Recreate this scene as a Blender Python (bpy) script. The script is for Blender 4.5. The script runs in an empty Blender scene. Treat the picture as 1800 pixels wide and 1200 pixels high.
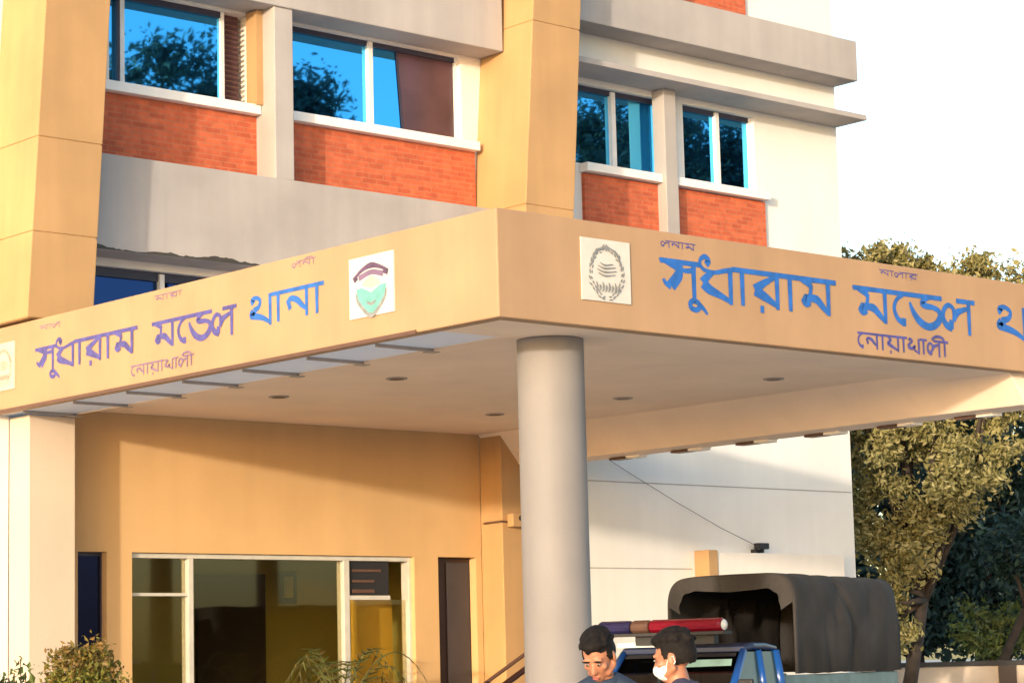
import bpy, bmesh, math, random
from mathutils import Vector, Matrix, noise
R = math.radians
sc = bpy.context.scene
COL = sc.collection

# ------------------------------------------------------------------ camera, sky, sun, exposure
# X runs along the front of the building, Y into it, Z up; the near corner of the canopy is the origin
cam_d = bpy.data.cameras.new('camera')
cam = bpy.data.objects.new('camera', cam_d); COL.objects.link(cam)
cam_d.lens = 83.07; cam_d.sensor_width = 36; cam_d.clip_start = 0.1; cam_d.clip_end = 4000
cR = Vector((0.748, -0.663, -0.025)).normalized(); cF = Vector((0.659, 0.739, 0.136)).normalized()
cR = (cR - cF * cR.dot(cF)).normalized(); cU = cR.cross(cF)
cam.matrix_world = Matrix(((cR.x, cU.x, -cF.x, -12.497), (cR.y, cU.y, -cF.y, -14.167), (cR.z, cU.z, -cF.z, 1.6), (0, 0, 0, 1)))
sc.camera = cam

SUN = Vector((0.89, 0.445, -0.105)).normalized()           # the way the light travels
elev = math.asin(-SUN.z)
world = bpy.data.worlds.new('World'); sc.world = world; world.use_nodes = True
wn = world.node_tree.nodes; wl = world.node_tree.links
sky = wn.new('ShaderNodeTexSky'); sky.sky_type = 'NISHITA'; sky.sun_disc = False
sky.sun_elevation = elev; sky.sun_rotation = math.atan2(-SUN.x, -SUN.y)
sky.air_density = 0.85; sky.dust_density = 1.8; sky.ozone_density = 1.0
bg = wn['Background']; bg.inputs['Strength'].default_value = 0.15
wl.new(sky.outputs[0], bg.inputs['Color'])
sl = bpy.data.lights.new('sun', 'SUN'); sl.energy = 0.95; sl.angle = R(1.5); sl.color = (1.0, 0.86, 0.66)
so = bpy.data.objects.new('sun', sl); COL.objects.link(so)
so.rotation_euler = SUN.to_track_quat('-Z', 'Y').to_euler(); so.location = (-30, -30, 30)
vs = sc.view_settings; vs.view_transform = 'Standard'; vs.look = 'None'; vs.gamma = 1; vs.exposure = 2.05

# ------------------------------------------------------------------ materials
def principled(name):
    m = bpy.data.materials.new(name); m.use_nodes = True
    return m, m.node_tree.nodes, m.node_tree.links, m.node_tree.nodes['Principled BSDF']

def paint(name, col, rough=0.7, var=0.12, scale=1.2, bump=0.15, stain=0.0, stain_col=(0.08, 0.06, 0.05), streak=True):
    """masonry paint: broad mottling, fine grain, rain streaks"""
    m, n, l, b = principled(name)
    tc = n.new('ShaderNodeTexCoord')
    n1 = n.new('ShaderNodeTexNoise'); n1.inputs['Scale'].default_value = scale; n1.inputs['Detail'].default_value = 6
    l.new(tc.outputs['Object'], n1.inputs['Vector'])
    mp = n.new('ShaderNodeMapping'); mp.inputs['Scale'].default_value = (5, 5, 0.35)
    l.new(tc.outputs['Object'], mp.inputs['Vector'])
    n2 = n.new('ShaderNodeTexNoise'); n2.inputs['Scale'].default_value = 1.0; n2.inputs['Detail'].default_value = 5
    l.new(mp.outputs[0], n2.inputs['Vector'])
    mr = n.new('ShaderNodeMapRange'); mr.inputs['From Min'].default_value = 0.3; mr.inputs['From Max'].default_value = 0.7
    mr.inputs['To Min'].default_value = 1 - var; mr.inputs['To Max'].default_value = 1 + var * 0.5
    l.new(n1.outputs['Fac'], mr.inputs['Value'])
    mr2 = n.new('ShaderNodeMapRange'); mr2.inputs['From Min'].default_value = 0.35; mr2.inputs['From Max'].default_value = 0.7
    mr2.inputs['To Min'].default_value = 1.0 - (var * 0.6 if streak else 0); mr2.inputs['To Max'].default_value = 1.0
    l.new(n2.outputs['Fac'], mr2.inputs['Value'])
    mul = n.new('ShaderNodeMath'); mul.operation = 'MULTIPLY'
    l.new(mr.outputs[0], mul.inputs[0]); l.new(mr2.outputs[0], mul.inputs[1])
    vm = n.new('ShaderNodeVectorMath'); vm.operation = 'SCALE'; vm.inputs[0].default_value = col
    l.new(mul.outputs[0], vm.inputs['Scale'])
    out = vm.outputs[0]
    if stain > 0:
        n3 = n.new('ShaderNodeTexNoise'); n3.inputs['Scale'].default_value = 2.4; n3.inputs['Detail'].default_value = 8
        n3.inputs['Roughness'].default_value = 0.7
        l.new(tc.outputs['Object'], n3.inputs['Vector'])
        r3 = n.new('ShaderNodeMapRange'); r3.inputs['From Min'].default_value = 0.56; r3.inputs['From Max'].default_value = 0.72
        r3.inputs['To Max'].default_value = stain
        l.new(n3.outputs['Fac'], r3.inputs['Value'])
        mx = n.new('ShaderNodeMix'); mx.data_type = 'RGBA'
        l.new(r3.outputs[0], mx.inputs['Factor']); l.new(out, mx.inputs['A']); mx.inputs['B'].default_value = (*stain_col, 1)
        out = mx.outputs['Result']
    l.new(out, b.inputs['Base Color'])
    b.inputs['Roughness'].default_value = rough
    if bump:
        n4 = n.new('ShaderNodeTexNoise'); n4.inputs['Scale'].default_value = 45; n4.inputs['Detail'].default_value = 4
        l.new(tc.outputs['Object'], n4.inputs['Vector'])
        bp = n.new('ShaderNodeBump'); bp.inputs['Strength'].default_value = bump; bp.inputs['Distance'].default_value = 0.01
        l.new(n4.outputs['Fac'], bp.inputs['Height']); l.new(bp.outputs[0], b.inputs['Normal'])
    return m

def simple(name, col, rough=0.5, metal=0.0, noise_amt=0.08, scale=6.0, spec=0.5):
    m, n, l, b = principled(name)
    tc = n.new('ShaderNodeTexCoord'); n1 = n.new('ShaderNodeTexNoise'); n1.inputs['Scale'].default_value = scale; n1.inputs['Detail'].default_value = 5
    l.new(tc.outputs['Object'], n1.inputs['Vector'])
    mr = n.new('ShaderNodeMapRange'); mr.inputs['From Min'].default_value = 0.3; mr.inputs['From Max'].default_value = 0.7
    mr.inputs['To Min'].default_value = 1 - noise_amt; mr.inputs['To Max'].default_value = 1 + noise_amt
    l.new(n1.outputs['Fac'], mr.inputs['Value'])
    vm = n.new('ShaderNodeVectorMath'); vm.operation = 'SCALE'; vm.inputs[0].default_value = col
    l.new(mr.outputs[0], vm.inputs['Scale']); l.new(vm.outputs[0], b.inputs['Base Color'])
    b.inputs['Roughness'].default_value = rough; b.inputs['Metallic'].default_value = metal
    b.inputs['Specular IOR Level'].default_value = spec
    return m

def brick(name, col, mortar):
    m, n, l, b = principled(name)
    tc = n.new('ShaderNodeTexCoord')
    mp = n.new('ShaderNodeMapping'); mp.inputs['Rotation'].default_value = (R(90), 0, 0)
    l.new(tc.outputs['Object'], mp.inputs['Vector'])
    bt = n.new('ShaderNodeTexBrick'); bt.inputs['Scale'].default_value = 1.0
    bt.inputs['Brick Width'].default_value = 0.21; bt.inputs['Row Height'].default_value = 0.062
    bt.inputs['Mortar Size'].default_value = 0.009; bt.inputs['Mortar Smooth'].default_value = 0.3
    bt.inputs['Color1'].default_value = (*col, 1); bt.inputs['Color2'].default_value = (col[0] * 0.72, col[1] * 0.66, col[2] * 0.7, 1)
    bt.inputs['Mortar'].default_value = (*mortar, 1)
    l.new(mp.outputs[0], bt.inputs['Vector'])
    n1 = n.new('ShaderNodeTexNoise'); n1.inputs['Scale'].default_value = 9; n1.inputs['Detail'].default_value = 7
    l.new(tc.outputs['Object'], n1.inputs['Vector'])
    mr = n.new('ShaderNodeMapRange'); mr.inputs['From Min'].default_value = 0.3; mr.inputs['From Max'].default_value = 0.7
    mr.inputs['To Min'].default_value = 0.82; mr.inputs['To Max'].default_value = 1.15
    l.new(n1.outputs['Fac'], mr.inputs['Value'])
    vm = n.new('ShaderNodeVectorMath'); vm.operation = 'SCALE'
    l.new(bt.outputs['Color'], vm.inputs[0]); l.new(mr.outputs[0], vm.inputs['Scale']); l.new(vm.outputs[0], b.inputs['Base Color'])
    bp = n.new('ShaderNodeBump'); bp.inputs['Strength'].default_value = 0.5; bp.inputs['Distance'].default_value = 0.01; bp.invert = True
    l.new(bt.outputs['Fac'], bp.inputs['Height']); l.new(bp.outputs[0], b.inputs['Normal'])
    b.inputs['Roughness'].default_value = 0.85
    return m

def mirror_glass(name, col, rough=0.02):
    """reflective solar-film glass with very slight waviness"""
    m, n, l, b = principled(name)
    b.inputs['Base Color'].default_value = (*col, 1); b.inputs['Metallic'].default_value = 1.0; b.inputs['Roughness'].default_value = rough
    tc = n.new('ShaderNodeTexCoord'); n1 = n.new('ShaderNodeTexNoise'); n1.inputs['Scale'].default_value = 1.3; n1.inputs['Detail'].default_value = 2
    l.new(tc.outputs['Object'], n1.inputs['Vector'])
    bp = n.new('ShaderNodeBump'); bp.inputs['Strength'].default_value = 0.06; bp.inputs['Distance'].default_value = 0.02
    l.new(n1.outputs['Fac'], bp.inputs['Height']); l.new(bp.outputs[0], b.inputs['Normal'])
    return m

def clear_glass(name, tint, gloss=0.12):
    m = bpy.data.materials.new(name); m.use_nodes = True
    n = m.node_tree.nodes; l = m.node_tree.links; n.clear()
    o = n.new('ShaderNodeOutputMaterial'); t = n.new('ShaderNodeBsdfTransparent'); g = n.new('ShaderNodeBsdfGlossy')
    t.inputs['Color'].default_value = (*tint, 1); g.inputs['Roughness'].default_value = 0.03
    fr = n.new('ShaderNodeLayerWeight'); fr.inputs['Blend'].default_value = 0.25
    mx0 = n.new('ShaderNodeMath'); mx0.operation = 'MULTIPLY_ADD'; mx0.inputs[1].default_value = 0.6 if gloss > .2 else 0.2; mx0.inputs[2].default_value = gloss * 0.4
    l.new(fr.outputs['Fresnel'], mx0.inputs[0])
    mx = n.new('ShaderNodeMixShader'); l.new(mx0.outputs[0], mx.inputs[0])
    l.new(t.outputs[0], mx.inputs[1]); l.new(g.outputs[0], mx.inputs[2]); l.new(mx.outputs[0], o.inputs['Surface'])
    return m

def leafy(name, cols, rough=0.55, trans=0.25):
    m = bpy.data.materials.new(name); m.use_nodes = True
    n = m.node_tree.nodes; l = m.node_tree.links; b = n['Principled BSDF']; o = n['Material Output']
    g = n.new('ShaderNodeNewGeometry'); cr = n.new('ShaderNodeValToRGB')
    cr.color_ramp.elements[0].color = (*cols[0], 1); cr.color_ramp.elements[1].color = (*cols[-1], 1)
    for i, c in enumerate(cols[1:-1]):
        e = cr.color_ramp.elements.new((i + 1) / (len(cols) - 1)); e.color = (*c, 1)
    l.new(g.outputs['Random Per Island'], cr.inputs['Fac']); l.new(cr.outputs[0], b.inputs['Base Color'])
    b.inputs['Roughness'].default_value = rough
    t = n.new('ShaderNodeBsdfTranslucent'); l.new(cr.outputs[0], t.inputs['Color'])
    mx = n.new('ShaderNodeMixShader'); mx.inputs[0].default_value = trans
    l.new(b.outputs[0], mx.inputs[1]); l.new(t.outputs[0], mx.inputs[2]); l.new(mx.outputs[0], o.inputs['Surface'])
    return m

M = dict(
    orange=paint('orange_paint', (0.46, 0.275, 0.125), var=0.14, stain=0.10, stain_col=(0.35, 0.18, 0.07)),
    tan=paint('fascia_paint', (0.40, 0.25, 0.145), var=0.11, stain=0.10, stain_col=(0.45, 0.27, 0.13)),
    entry=paint('entrance_paint', (0.60, 0.385, 0.19), var=0.08, stain=0.10, stain_col=(0.40, 0.24, 0.12)),
    cream=paint('cream_paint', (0.78, 0.72, 0.66), var=0.06, stain=0.10, stain_col=(0.5, 0.45, 0.38)),
    pier=paint('pier_paint', (0.58, 0.475, 0.39), var=0.06),
    white=paint('white_paint', (0.74, 0.72, 0.70), var=0.06, stain=0.12, stain_col=(0.5, 0.46, 0.42)),
    grey=paint('grey_band_paint', (0.40, 0.365, 0.355), var=0.14, stain=0.15, stain_col=(0.28, 0.24, 0.22)),
    grey_dirty=paint('weathered_grey_paint', (0.40, 0.365, 0.355), var=0.16, stain=0.2, stain_col=(0.25, 0.21, 0.19)),
    soffit=paint('soffit_paint', (0.86, 0.70, 0.57), var=0.08, streak=False, stain=0.12, stain_col=(0.45, 0.33, 0.25)),
    column=paint('column_paint', (0.225, 0.21, 0.215), var=0.13),
    brick=brick('red_brick', (0.58, 0.125, 0.05), (0.46, 0.14, 0.07)),
    frame=simple('white_frame', (0.72, 0.70, 0.70), 0.4),
    darkframe=simple('dark_frame', (0.03, 0.03, 0.06), 0.4),
    glass=mirror_glass('blue_film_glass', (0.085, 0.52, 0.97)),
    darkglass=mirror_glass('dark_film_glass', (0.02, 0.045, 0.14)),
    navy_glass=mirror_glass('navy_door_glass', (0.012, 0.014, 0.045), 0.15),
    clear=clear_glass('door_glass', (0.90, 0.89, 0.78)),
    louver=simple('louver_slats', (0.10, 0.04, 0.05), 0.5),
    moss=paint('black_moss', (0.05, 0.045, 0.04), var=0.3),
    hall=paint('hall_paint', (0.46, 0.38, 0.12), var=0.1, streak=False, bump=0.05),
    yellow=paint('sunlight_yellow_paint', (0.62, 0.38, 0.06), var=0.15, streak=False, bump=0.05),
    wood=simple('dark_wood', (0.028, 0.010, 0.008), 0.45, 0, 0.25, 3),
    doorgrey=simple('grey_door', (0.045, 0.038, 0.045), 0.5),
    fin_reflection=simple('maroon_reflection_paint', (0.075, 0.036, 0.048), 0.25, 0, 0.3, 1.5, .5),
    dark=simple('near_black', (0.015, 0.014, 0.018), 0.6),
    brown=simple('brown_metal', (0.10, 0.05, 0.035), 0.5),
    ribm=simple('rib_paint', (0.36, 0.31, 0.28), 0.5),
    alu=simple('aluminium', (0.65, 0.62, 0.58), 0.35, 0.3),
    ground=paint('dusty_ground', (0.50, 0.44, 0.37), var=0.25, scale=0.3, bump=0.3, streak=False),
    drive=paint('concrete_drive', (0.52, 0.46, 0.39), var=0.2, scale=0.8, bump=0.3, streak=False),
    blue_letter=simple('blue_letter_paint', (0.015, 0.11, 0.42), 0.5, 0, 0.25, 9),
    violet_letter=simple('violet_letter_paint', (0.065, 0.06, 0.25), 0.5, 0, 0.3, 12),
    faded_letter=simple('faded_letter_paint', (0.17, 0.11, 0.20), 0.6, 0, 0.2, 12),
    emb_board=simple('emblem_board', (0.56, 0.53, 0.50), 0.5, 0, 0.06),
    board=simple('white_board', (0.80, 0.77, 0.74), 0.5, 0, 0.03),
    board_old=simple('faded_board', (0.56, 0.45, 0.36), 0.5, 0, 0.05),
    emb_grey=simple('emblem_grey', (0.20, 0.21, 0.22), 0.6, 0, 0.25, 15),
    emb_dark=simple('emblem_dark', (0.09, 0.05, 0.11), 0.6, 0, 0.3, 15),
    emb_teal=simple('emblem_teal', (0.13, 0.36, 0.36), 0.6, 0, 0.15, 15),
    emb_pale=simple('emblem_pale', (0.40, 0.46, 0.34), 0.6, 0, 0.1, 15),
    emb_pink=simple('emblem_pink', (0.42, 0.30, 0.26), 0.6, 0, 0.1, 15),
)
def translucent(name, col):
    m = bpy.data.materials.new(name); m.use_nodes = True
    n = m.node_tree.nodes; l = m.node_tree.links; b = n['Principled BSDF']; o = n['Material Output']
    b.inputs['Base Color'].default_value = (*col, 1); b.inputs['Roughness'].default_value = 0.4
    t = n.new('ShaderNodeBsdfTranslucent'); t.inputs['Color'].default_value = (*col, 1)
    mx = n.new('ShaderNodeMixShader'); mx.inputs[0].default_value = 0.7
    l.new(b.outputs[0], mx.inputs[1]); l.new(t.outputs[0], mx.inputs[2]); l.new(mx.outputs[0], o.inputs['Surface'])
    return m
M['poly'] = translucent('white_polycarbonate', (0.94, 0.94, 0.94))

# ------------------------------------------------------------------ mesh helpers
class MB:
    def __init__(s): s.v = []; s.f = []
    def add(s, vs, fs):
        o = len(s.v); s.v += [tuple(v) for v in vs]; s.f += [tuple(i + o for i in f) for f in fs]; return s
    def box(s, x0, x1, y0, y1, z0, z1, shear=0.0, z_ref=0.0):
        if x0 > x1: x0, x1 = x1, x0
        if y0 > y1: y0, y1 = y1, y0
        v = []
        for z in (z0, z1):
            d = shear * (z - z_ref)
            v += [(x0 + d, y0, z), (x1 + d, y0, z), (x1 + d, y1, z), (x0 + d, y1, z)]
        return s.add(v, [(0, 3, 2, 1), (4, 5, 6, 7), (0, 1, 5, 4), (1, 2, 6, 5), (2, 3, 7, 6), (3, 0, 4, 7)])
    def prism(s, poly, axis, a, b):
        """polygon in the two other axes, extruded from a to b along axis"""
        n = len(poly)
        def P(p, t): return (t, p[0], p[1]) if axis == 0 else ((p[0], t, p[1]) if axis == 1 else (p[0], p[1], t))
        v = [P(p, a) for p in poly] + [P(p, b) for p in poly]
        f = [tuple(range(n - 1, -1, -1)), tuple(range(n, 2 * n))] + [(i, (i + 1) % n, n + (i + 1) % n, n + i) for i in range(n)]
        return s.add(v, f)
    def tube(s, pts, rads, seg=10, cap=True):
        pts = [Vector(p) for p in pts]; n = len(pts)
        if not hasattr(rads, '__len__'): rads = [rads] * n
        rings = []; up = None
        for i, p in enumerate(pts):
            t = (pts[min(i + 1, n - 1)] - pts[max(i - 1, 0)]).normalized()
            if up is None: up = Vector((0, 0, 1)) if abs(t.z) < 0.9 else Vector((1, 0, 0))
            a = t.cross(up).normalized(); b = a.cross(t).normalized(); up = b
            rings.append([p + (a * math.cos(2 * math.pi * k / seg) + b * math.sin(2 * math.pi * k / seg)) * rads[i] for k in range(seg)])
        o = len(s.v)
        for r in rings: s.v += [tuple(v) for v in r]
        for i in range(n - 1):
            for k in range(seg):
                s.f.append((o + i * seg + k, o + (i + 1) * seg + k, o + (i + 1) * seg + (k + 1) % seg, o + i * seg + (k + 1) % seg))
        if cap:
            s.f.append(tuple(o + k for k in range(seg))); s.f.append(tuple(o + (n - 1) * seg + k for k in range(seg - 1, -1, -1)))
        return s
    def cyl(s, c, r, z0, z1, seg=32):
        return s.tube([(c[0], c[1], z0), (c[0], c[1], z1)], [r, r], seg)
    def ell(s, c, r, rot=None, seg=16, ring=10):
        c = Vector(c); o = len(s.v); rot = rot or Matrix.Identity(3)
        for i in range(ring + 1):
            th = math.pi * i / ring
            for k in range(seg):
                ph = 2 * math.pi * k / seg
                p = Vector((r[0] * math.sin(th) * math.cos(ph), r[1] * math.sin(th) * math.sin(ph), r[2] * math.cos(th)))
                s.v.append(tuple(c + rot @ p))
        for i in range(ring):
            for k in range(seg):
                s.f.append((o + i * seg + k, o + (i + 1) * seg + k, o + (i + 1) * seg + (k + 1) % seg, o + i * seg + (k + 1) % seg))
        return s
    def caps(s, p0, p1, r0, r1, seg=14):
        """tapered capsule"""
        p0 = Vector(p0); p1 = Vector(p1); t = (p1 - p0).normalized(); n = 4
        pts = []; rr = []
        for i in range(n + 1):
            a = math.pi / 2 * i / n; pts.append(p0 - t * r0 * math.cos(a)); rr.append(max(r0 * math.sin(a), 1e-4))
        for i in range(n + 1):
            a = math.pi / 2 * i / n; pts.append(p1 + t * r1 * math.sin(a)); rr.append(max(r1 * math.cos(a), 1e-4))
        return s.tube(pts, rr, seg)
    def build(s, name, mat, parent=None, smooth=False, bevel=0.0, origin=None):
        me = bpy.data.meshes.new(name); me.from_pydata(s.v, [], s.f); me.validate(); me.update()
        bm = bmesh.new(); bm.from_mesh(me)
        bmesh.ops.recalc_face_normals(bm, faces=bm.faces) if len(bm.faces) < 20000 else None
        bm.to_mesh(me); bm.free()
        if mat: me.materials.append(mat)
        if smooth:
            for p in me.polygons: p.use_smooth = True
        o = bpy.data.objects.new(name, me); COL.objects.link(o)
        if origin is not None:
            me.transform(Matrix.Translation(-Vector(origin))); o.location = origin
        if parent is not None:
            o.parent = parent
            if parent.get('world_parts'): o.location = -parent.location
        if bevel:
            md = o.modifiers.new('bevel', 'BEVEL'); md.width = bevel; md.segments = 2; md.limit_method = 'ANGLE'; md.angle_limit = R(40)
        return o

def tag(o, label, cat, group=None, kind=None):
    if label: o['label'] = label
    if cat: o['category'] = cat
    if group: o['group'] = group
    if kind: o['kind'] = kind
    return o
def thing(name, label, cat, loc=(0, 0, 0), rz=0, group=None, world_parts=False):
    o = bpy.data.objects.new(name, None); COL.objects.link(o); o.location = loc; o.rotation_euler = (0, 0, rz); o.empty_display_size = 0.3
    if world_parts: o['world_parts'] = 1
    return tag(o, label, cat, group)
SITE_LOC, SITE_SCALE = (0.583, 0.66, -0.0746), 1.0466       # the building's drawing units set on the ground
def site_thing(name, label, cat, group=None):
    o = thing(name, label, cat, SITE_LOC, 0, group); o.scale = (SITE_SCALE,) * 3; return o
def structure(name, mb, mat):
    o = mb.build(name, mat); o['kind'] = 'structure'; return o

# ------------------------------------------------------------------ ground
g = MB(); n = 40
for j in range(n + 1):
    for i in range(n + 1): g.v.append((-800 + 1600 * i / n, -800 + 1600 * j / n, 0))
for j in range(n):
    for i in range(n): g.f.append((j * (n + 1) + i, j * (n + 1) + i + 1, (j + 1) * (n + 1) + i + 1, (j + 1) * (n + 1) + i))
structure('ground', g, M['ground'])
structure('driveway', MB().add([(-14, -9, .004), (24, -9, .004), (24, 6.2, .004), (-14, 6.2, .004)], [(0, 1, 2, 3)]), M['drive'])
structure('entrance_step', MB().box(-0.6, 8.0, 7.2, 8.29, 0.0, 0.13), M['drive'])

# ------------------------------------------------------------------ the police station
YW = 7.3
st = site_thing('police_station', 'multi-storey cream police station with orange fins, brick panels and blue reflective windows', 'building')
# core: a hollow hall behind the entrance, solid elsewhere
core = MB()
core.box(-7.0, 12.93, 7.55, 20, 3.2, 14.0)
core.box(-7.0, 0.40, 7.55, 20, 0, 3.2)
core.box(7.02, 12.93, 7.55, 20, 0, 3.2)
core.box(0.40, 7.02, 11.2, 20, 0, 3.2)
core.build('core_wall', M['white'], st)
# left bay, painted wall
w = MB()
w.box(0.24, 6.07, YW, 7.55, 2.90, 4.95)
w.box(0.24, 0.51, YW, 7.55, 0, 2.90); w.box(0.86, 1.17, YW, 7.55, 0, 2.90)
w.box(5.03, 5.39, YW, 7.55, 0, 2.90); w.box(5.98, 6.07, YW, 7.55, 0, 2.90)
w.build('entrance_wall', M['entry'], st)
w = MB()
w.box(0.0, 6.3, YW + .003, 7.55, 5.95, 7.95); w.box(0.0, 6.5, YW + .003, 7.55, 9.02, 14.0)
w.box(0.3, 0.90, YW + .003, 7.55, 7.95, 9.02); w.box(2.77, 3.30, YW + .003, 7.55, 7.95, 9.02); w.box(5.92, 6.5, YW + .003, 7.55, 7.95, 9.02)
w.box(0.0, 0.34, YW + .003, 7.55, 4.95, 5.95); w.box(2.75, 3.35, YW + .003, 7.55, 4.95, 5.95); w.box(5.9, 6.3, YW + .003, 7.55, 4.95, 5.95)
w.build('bay_wall', M['cream'], st)
# right bay
w = MB()
w.box(6.9, 12.93, YW, 7.55, 0, 7.93)
w.box(6.9, 7.80, YW, 7.55, 7.93, 8.99); w.box(9.38, 9.80, YW, 7.55, 7.93, 8.99); w.box(11.20, 12.93, YW, 7.55, 7.93, 8.99)
w.box(6.9, 12.93, YW, 7.55, 8.99, 14.0)
w.build('right_bay_wall', M['white'], st)
# wall left of the near fin (outside the picture, keeps the building whole)
MB().box(-7.0, -0.305, YW, 7.55, 0, 14.0).build('side_bay_wall', M['white'], st)
# grooves in the lower right wall
MB().box(6.95, 12.9, YW - .004, YW + .01, 3.875, 3.89).box(6.95, 9.68, YW - .004, YW + .01, 2.785, 2.80).build('wall_groove', M['grey'], st)

# concrete bands
def band(x0, x1, y0, z0, z1, mat='grey', name='concrete_band', bev=0.012):
    return MB().box(x0, x1, y0, YW - .002, z0, z1).build(name, M[mat], st, bevel=bev)
band(0.31, 6.22, 6.85, 9.04, 10.05)
lowband = band(0.10, 6.02, 6.85, 6.03, 7.06, 'grey_dirty')
band(7.05, 12.92, 6.85, 9.66, 10.24)
band(0.5, 6.4, 6.85, 12.2, 13.2); band(7.2, 12.92, 6.85, 12.7, 13.3)
MB().box(6.9, 12.92, 6.72, YW - .002, 9.07, 9.145).build('sunshade', M['grey'], st, bevel=0.008)
# ragged black moss along the lower edge of the first-floor band
ms = MB(); mp_ = [(5.98, 6.034), (0.12, 6.034)]; x = 0.12
while x < 5.98:
    mp_.append((x, 6.045 + .055 * max(0, noise.noise((x * 1.7, 0, 0)) + .35) + .018 * noise.noise((x * 9, 2, 0)) + .012 * noise.noise((x * 25, 5, 0)))); x += .025
ms.prism(mp_, 1, 6.847, 6.852)
ms.build('moss_stain', M['moss'], lowband)

# mullion posts
def post(x0, x1, z0, z1, y0=6.88):
    MB().box(x0, x1, y0, YW - .002, z0, z1).build('mullion_post', M['grey'], st, bevel=0.01)
post(2.80, 3.06, 7.06, 9.04); post(9.22, 9.45, 7.0, 9.068, 7.08)
post(2.80, 3.06, 10.05, 12.2); post(9.2, 9.42, 10.24, 12.7, 6.92)
MB().box(2.71, 2.90, 7.10, YW - .002, 7.94, 9.03).build('window_reveal', M['orange'], st)

# brick panels
def bricks(x0, x1, z0, z1, y=7.24): MB().box(x0, x1, y, YW - .002, z0, z1).build('brick_panel', M['brick'], st)
bricks(0.40, 2.80, 7.06, 7.835); bricks(3.06, 6.06, 7.06, 7.835)
bricks(7.90, 9.22, 6.6, 7.80); bricks(9.45, 11.30, 6.6, 7.80)
bricks(8.4, 9.2, 10.24, 11.0); bricks(9.42, 11.06, 10.24, 11.0)
bricks(0.6, 2.80, 10.05, 11.0); bricks(3.06, 6.3, 10.05, 11.0)

# windows
def window(x0, x1, z0, z1, mulls, glass='glass', sill=None, y=7.40, fw=0.045, dark_top=0.07, frame='frame'):
    f = MB()
    f.box(x0, x1, y - .03, y + .05, z0, z0 + fw)
    f.box(x0, x0 + fw, y - .028, y + .05, z0 + fw, z1); f.box(x1 - fw, x1, y - .028, y + .05, z0 + fw, z1)
    for mx, mw in mulls: f.box(mx - mw / 2, mx + mw / 2, y - .05, y + .05, z0 + fw, z1 - .02)
    fo = f.build('window', M[frame], st)
    MB().box(x0 + fw, x1 - fw, y - .02, y + .05, z1 - dark_top, z1).build('head_rail', M['darkframe'], fo)
    edges = [x0 + fw] + [m for m, _ in mulls] + [x1 - fw]
    for i in range(len(edges) - 1):
        tilt = random.uniform(-.0012, .0012)
        MB().add([(edges[i], y + .012 + tilt, z0 + fw), (edges[i + 1], y + .012 - tilt, z0 + fw), (edges[i + 1], y + .012 - tilt, z1 - dark_top), (edges[i], y + .012 + tilt, z1 - dark_top)], [(0, 1, 2, 3)]).build('pane', M[glass], fo)
    if sill:
        MB().box(sill[0], sill[1], 7.13, YW - .004, z0 - .115, z0 - .004).build('sill', M['board'], fo, bevel=0.008)
    return fo
random.seed(8)
w1 = window(0.90, 2.46, 7.95, 9.02, [(1.10, .055)], sill=(0.38, 2.795))
MB().box(1.035, 1.075, 7.36, 7.41, 7.995, 8.95).build('dark_stile', M['darkframe'], w1)
lv = MB()
for k in range(17):
    z = 7.99 + k * 0.059
    lv.add([(2.47, 7.37, z), (2.70, 7.37, z), (2.70, 7.40, z + .022), (2.47, 7.40, z + .022)], [(0, 1, 2, 3)])
lvo = lv.build('louver_grille', M['brown'], st)
MB().box(2.46, 2.71, 7.46, 7.54, 7.95, 9.02).build('louver_backing', M['louver'], lvo)
w2 = window(3.30, 5.92, 7.95, 9.03, [(4.55, .065)], sill=(3.065, 6.06))
MB().add([(5.085, 7.402, 7.997), (5.873, 7.402, 7.997), (5.873, 7.402, 8.958), (5.00, 7.402, 8.958)], [(0, 1, 2, 3)]).build('painted_fin_reflection', M['fin_reflection'], w2)  # the fin's reflection in the glass, painted as a maroon sheet
MB().add([(5.045, 7.403, 7.997), (5.084, 7.403, 7.997), (4.999, 7.403, 8.958), (4.97, 7.403, 8.958)], [(0, 1, 2, 3)]).build('fin_reflection_edge', M['darkframe'], w2)  # dark edge of the painted reflection
window(7.80, 9.38, 7.93, 8.99, [(8.56, .075)], 'glass', sill=(7.86, 9.215), fw=.03)
window(9.80, 11.20, 7.93, 8.99, [(10.52, .07)], 'glass', sill=(9.455, 11.30), fw=.03)
window(0.34, 2.75, 4.95, 5.95, [(1.60, .06)], 'darkglass', dark_top=.10)
window(3.35, 5.90, 4.95, 5.95, [(4.6, .06)], 'darkglass', dark_top=.10)
window(0.9, 2.75, 11.1, 12.18, [(1.8, .06)]); window(3.3, 6.2, 11.1, 12.18, [(4.6, .06)])

# fins
def fin(x0, x1, y0, z0, z1, joints, shear, zref, mat='orange', name='fin'):
    f = MB(); cuts = [z0] + [j for j in joints if z0 < j < z1] + [z1]
    for a, b in zip(cuts[:-1], cuts[1:]):
        f.box(x0, x1, y0, YW - .001, a + .006, b - .006, shear, zref)
    f.box(x0 + .012, x1 - .012, y0 + .012, YW - .001, z0, z1 - .004, shear, zref)
    return f.build(name, M[mat], st, bevel=0.01)
fin(6.07, 6.86, 6.35, 5.16, 14.0, [7.05, 9.33, 11.6], 0.082, 7.0)
fin(-0.50, 0.26, 6.40, 5.16, 14.0, [6.04, 7.02, 9.3, 11.6], 0.063, 7.0)
MB().box(6.07, 6.62, 6.91, YW - .001, 0, 4.36).build('lower_fin', M['orange'], st, bevel=0.01)
MB().box(-0.30, 0.24, 6.90, YW - .001, 0, 4.25).build('lower_fin', M['pier'], st, bevel=0.01)

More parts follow.
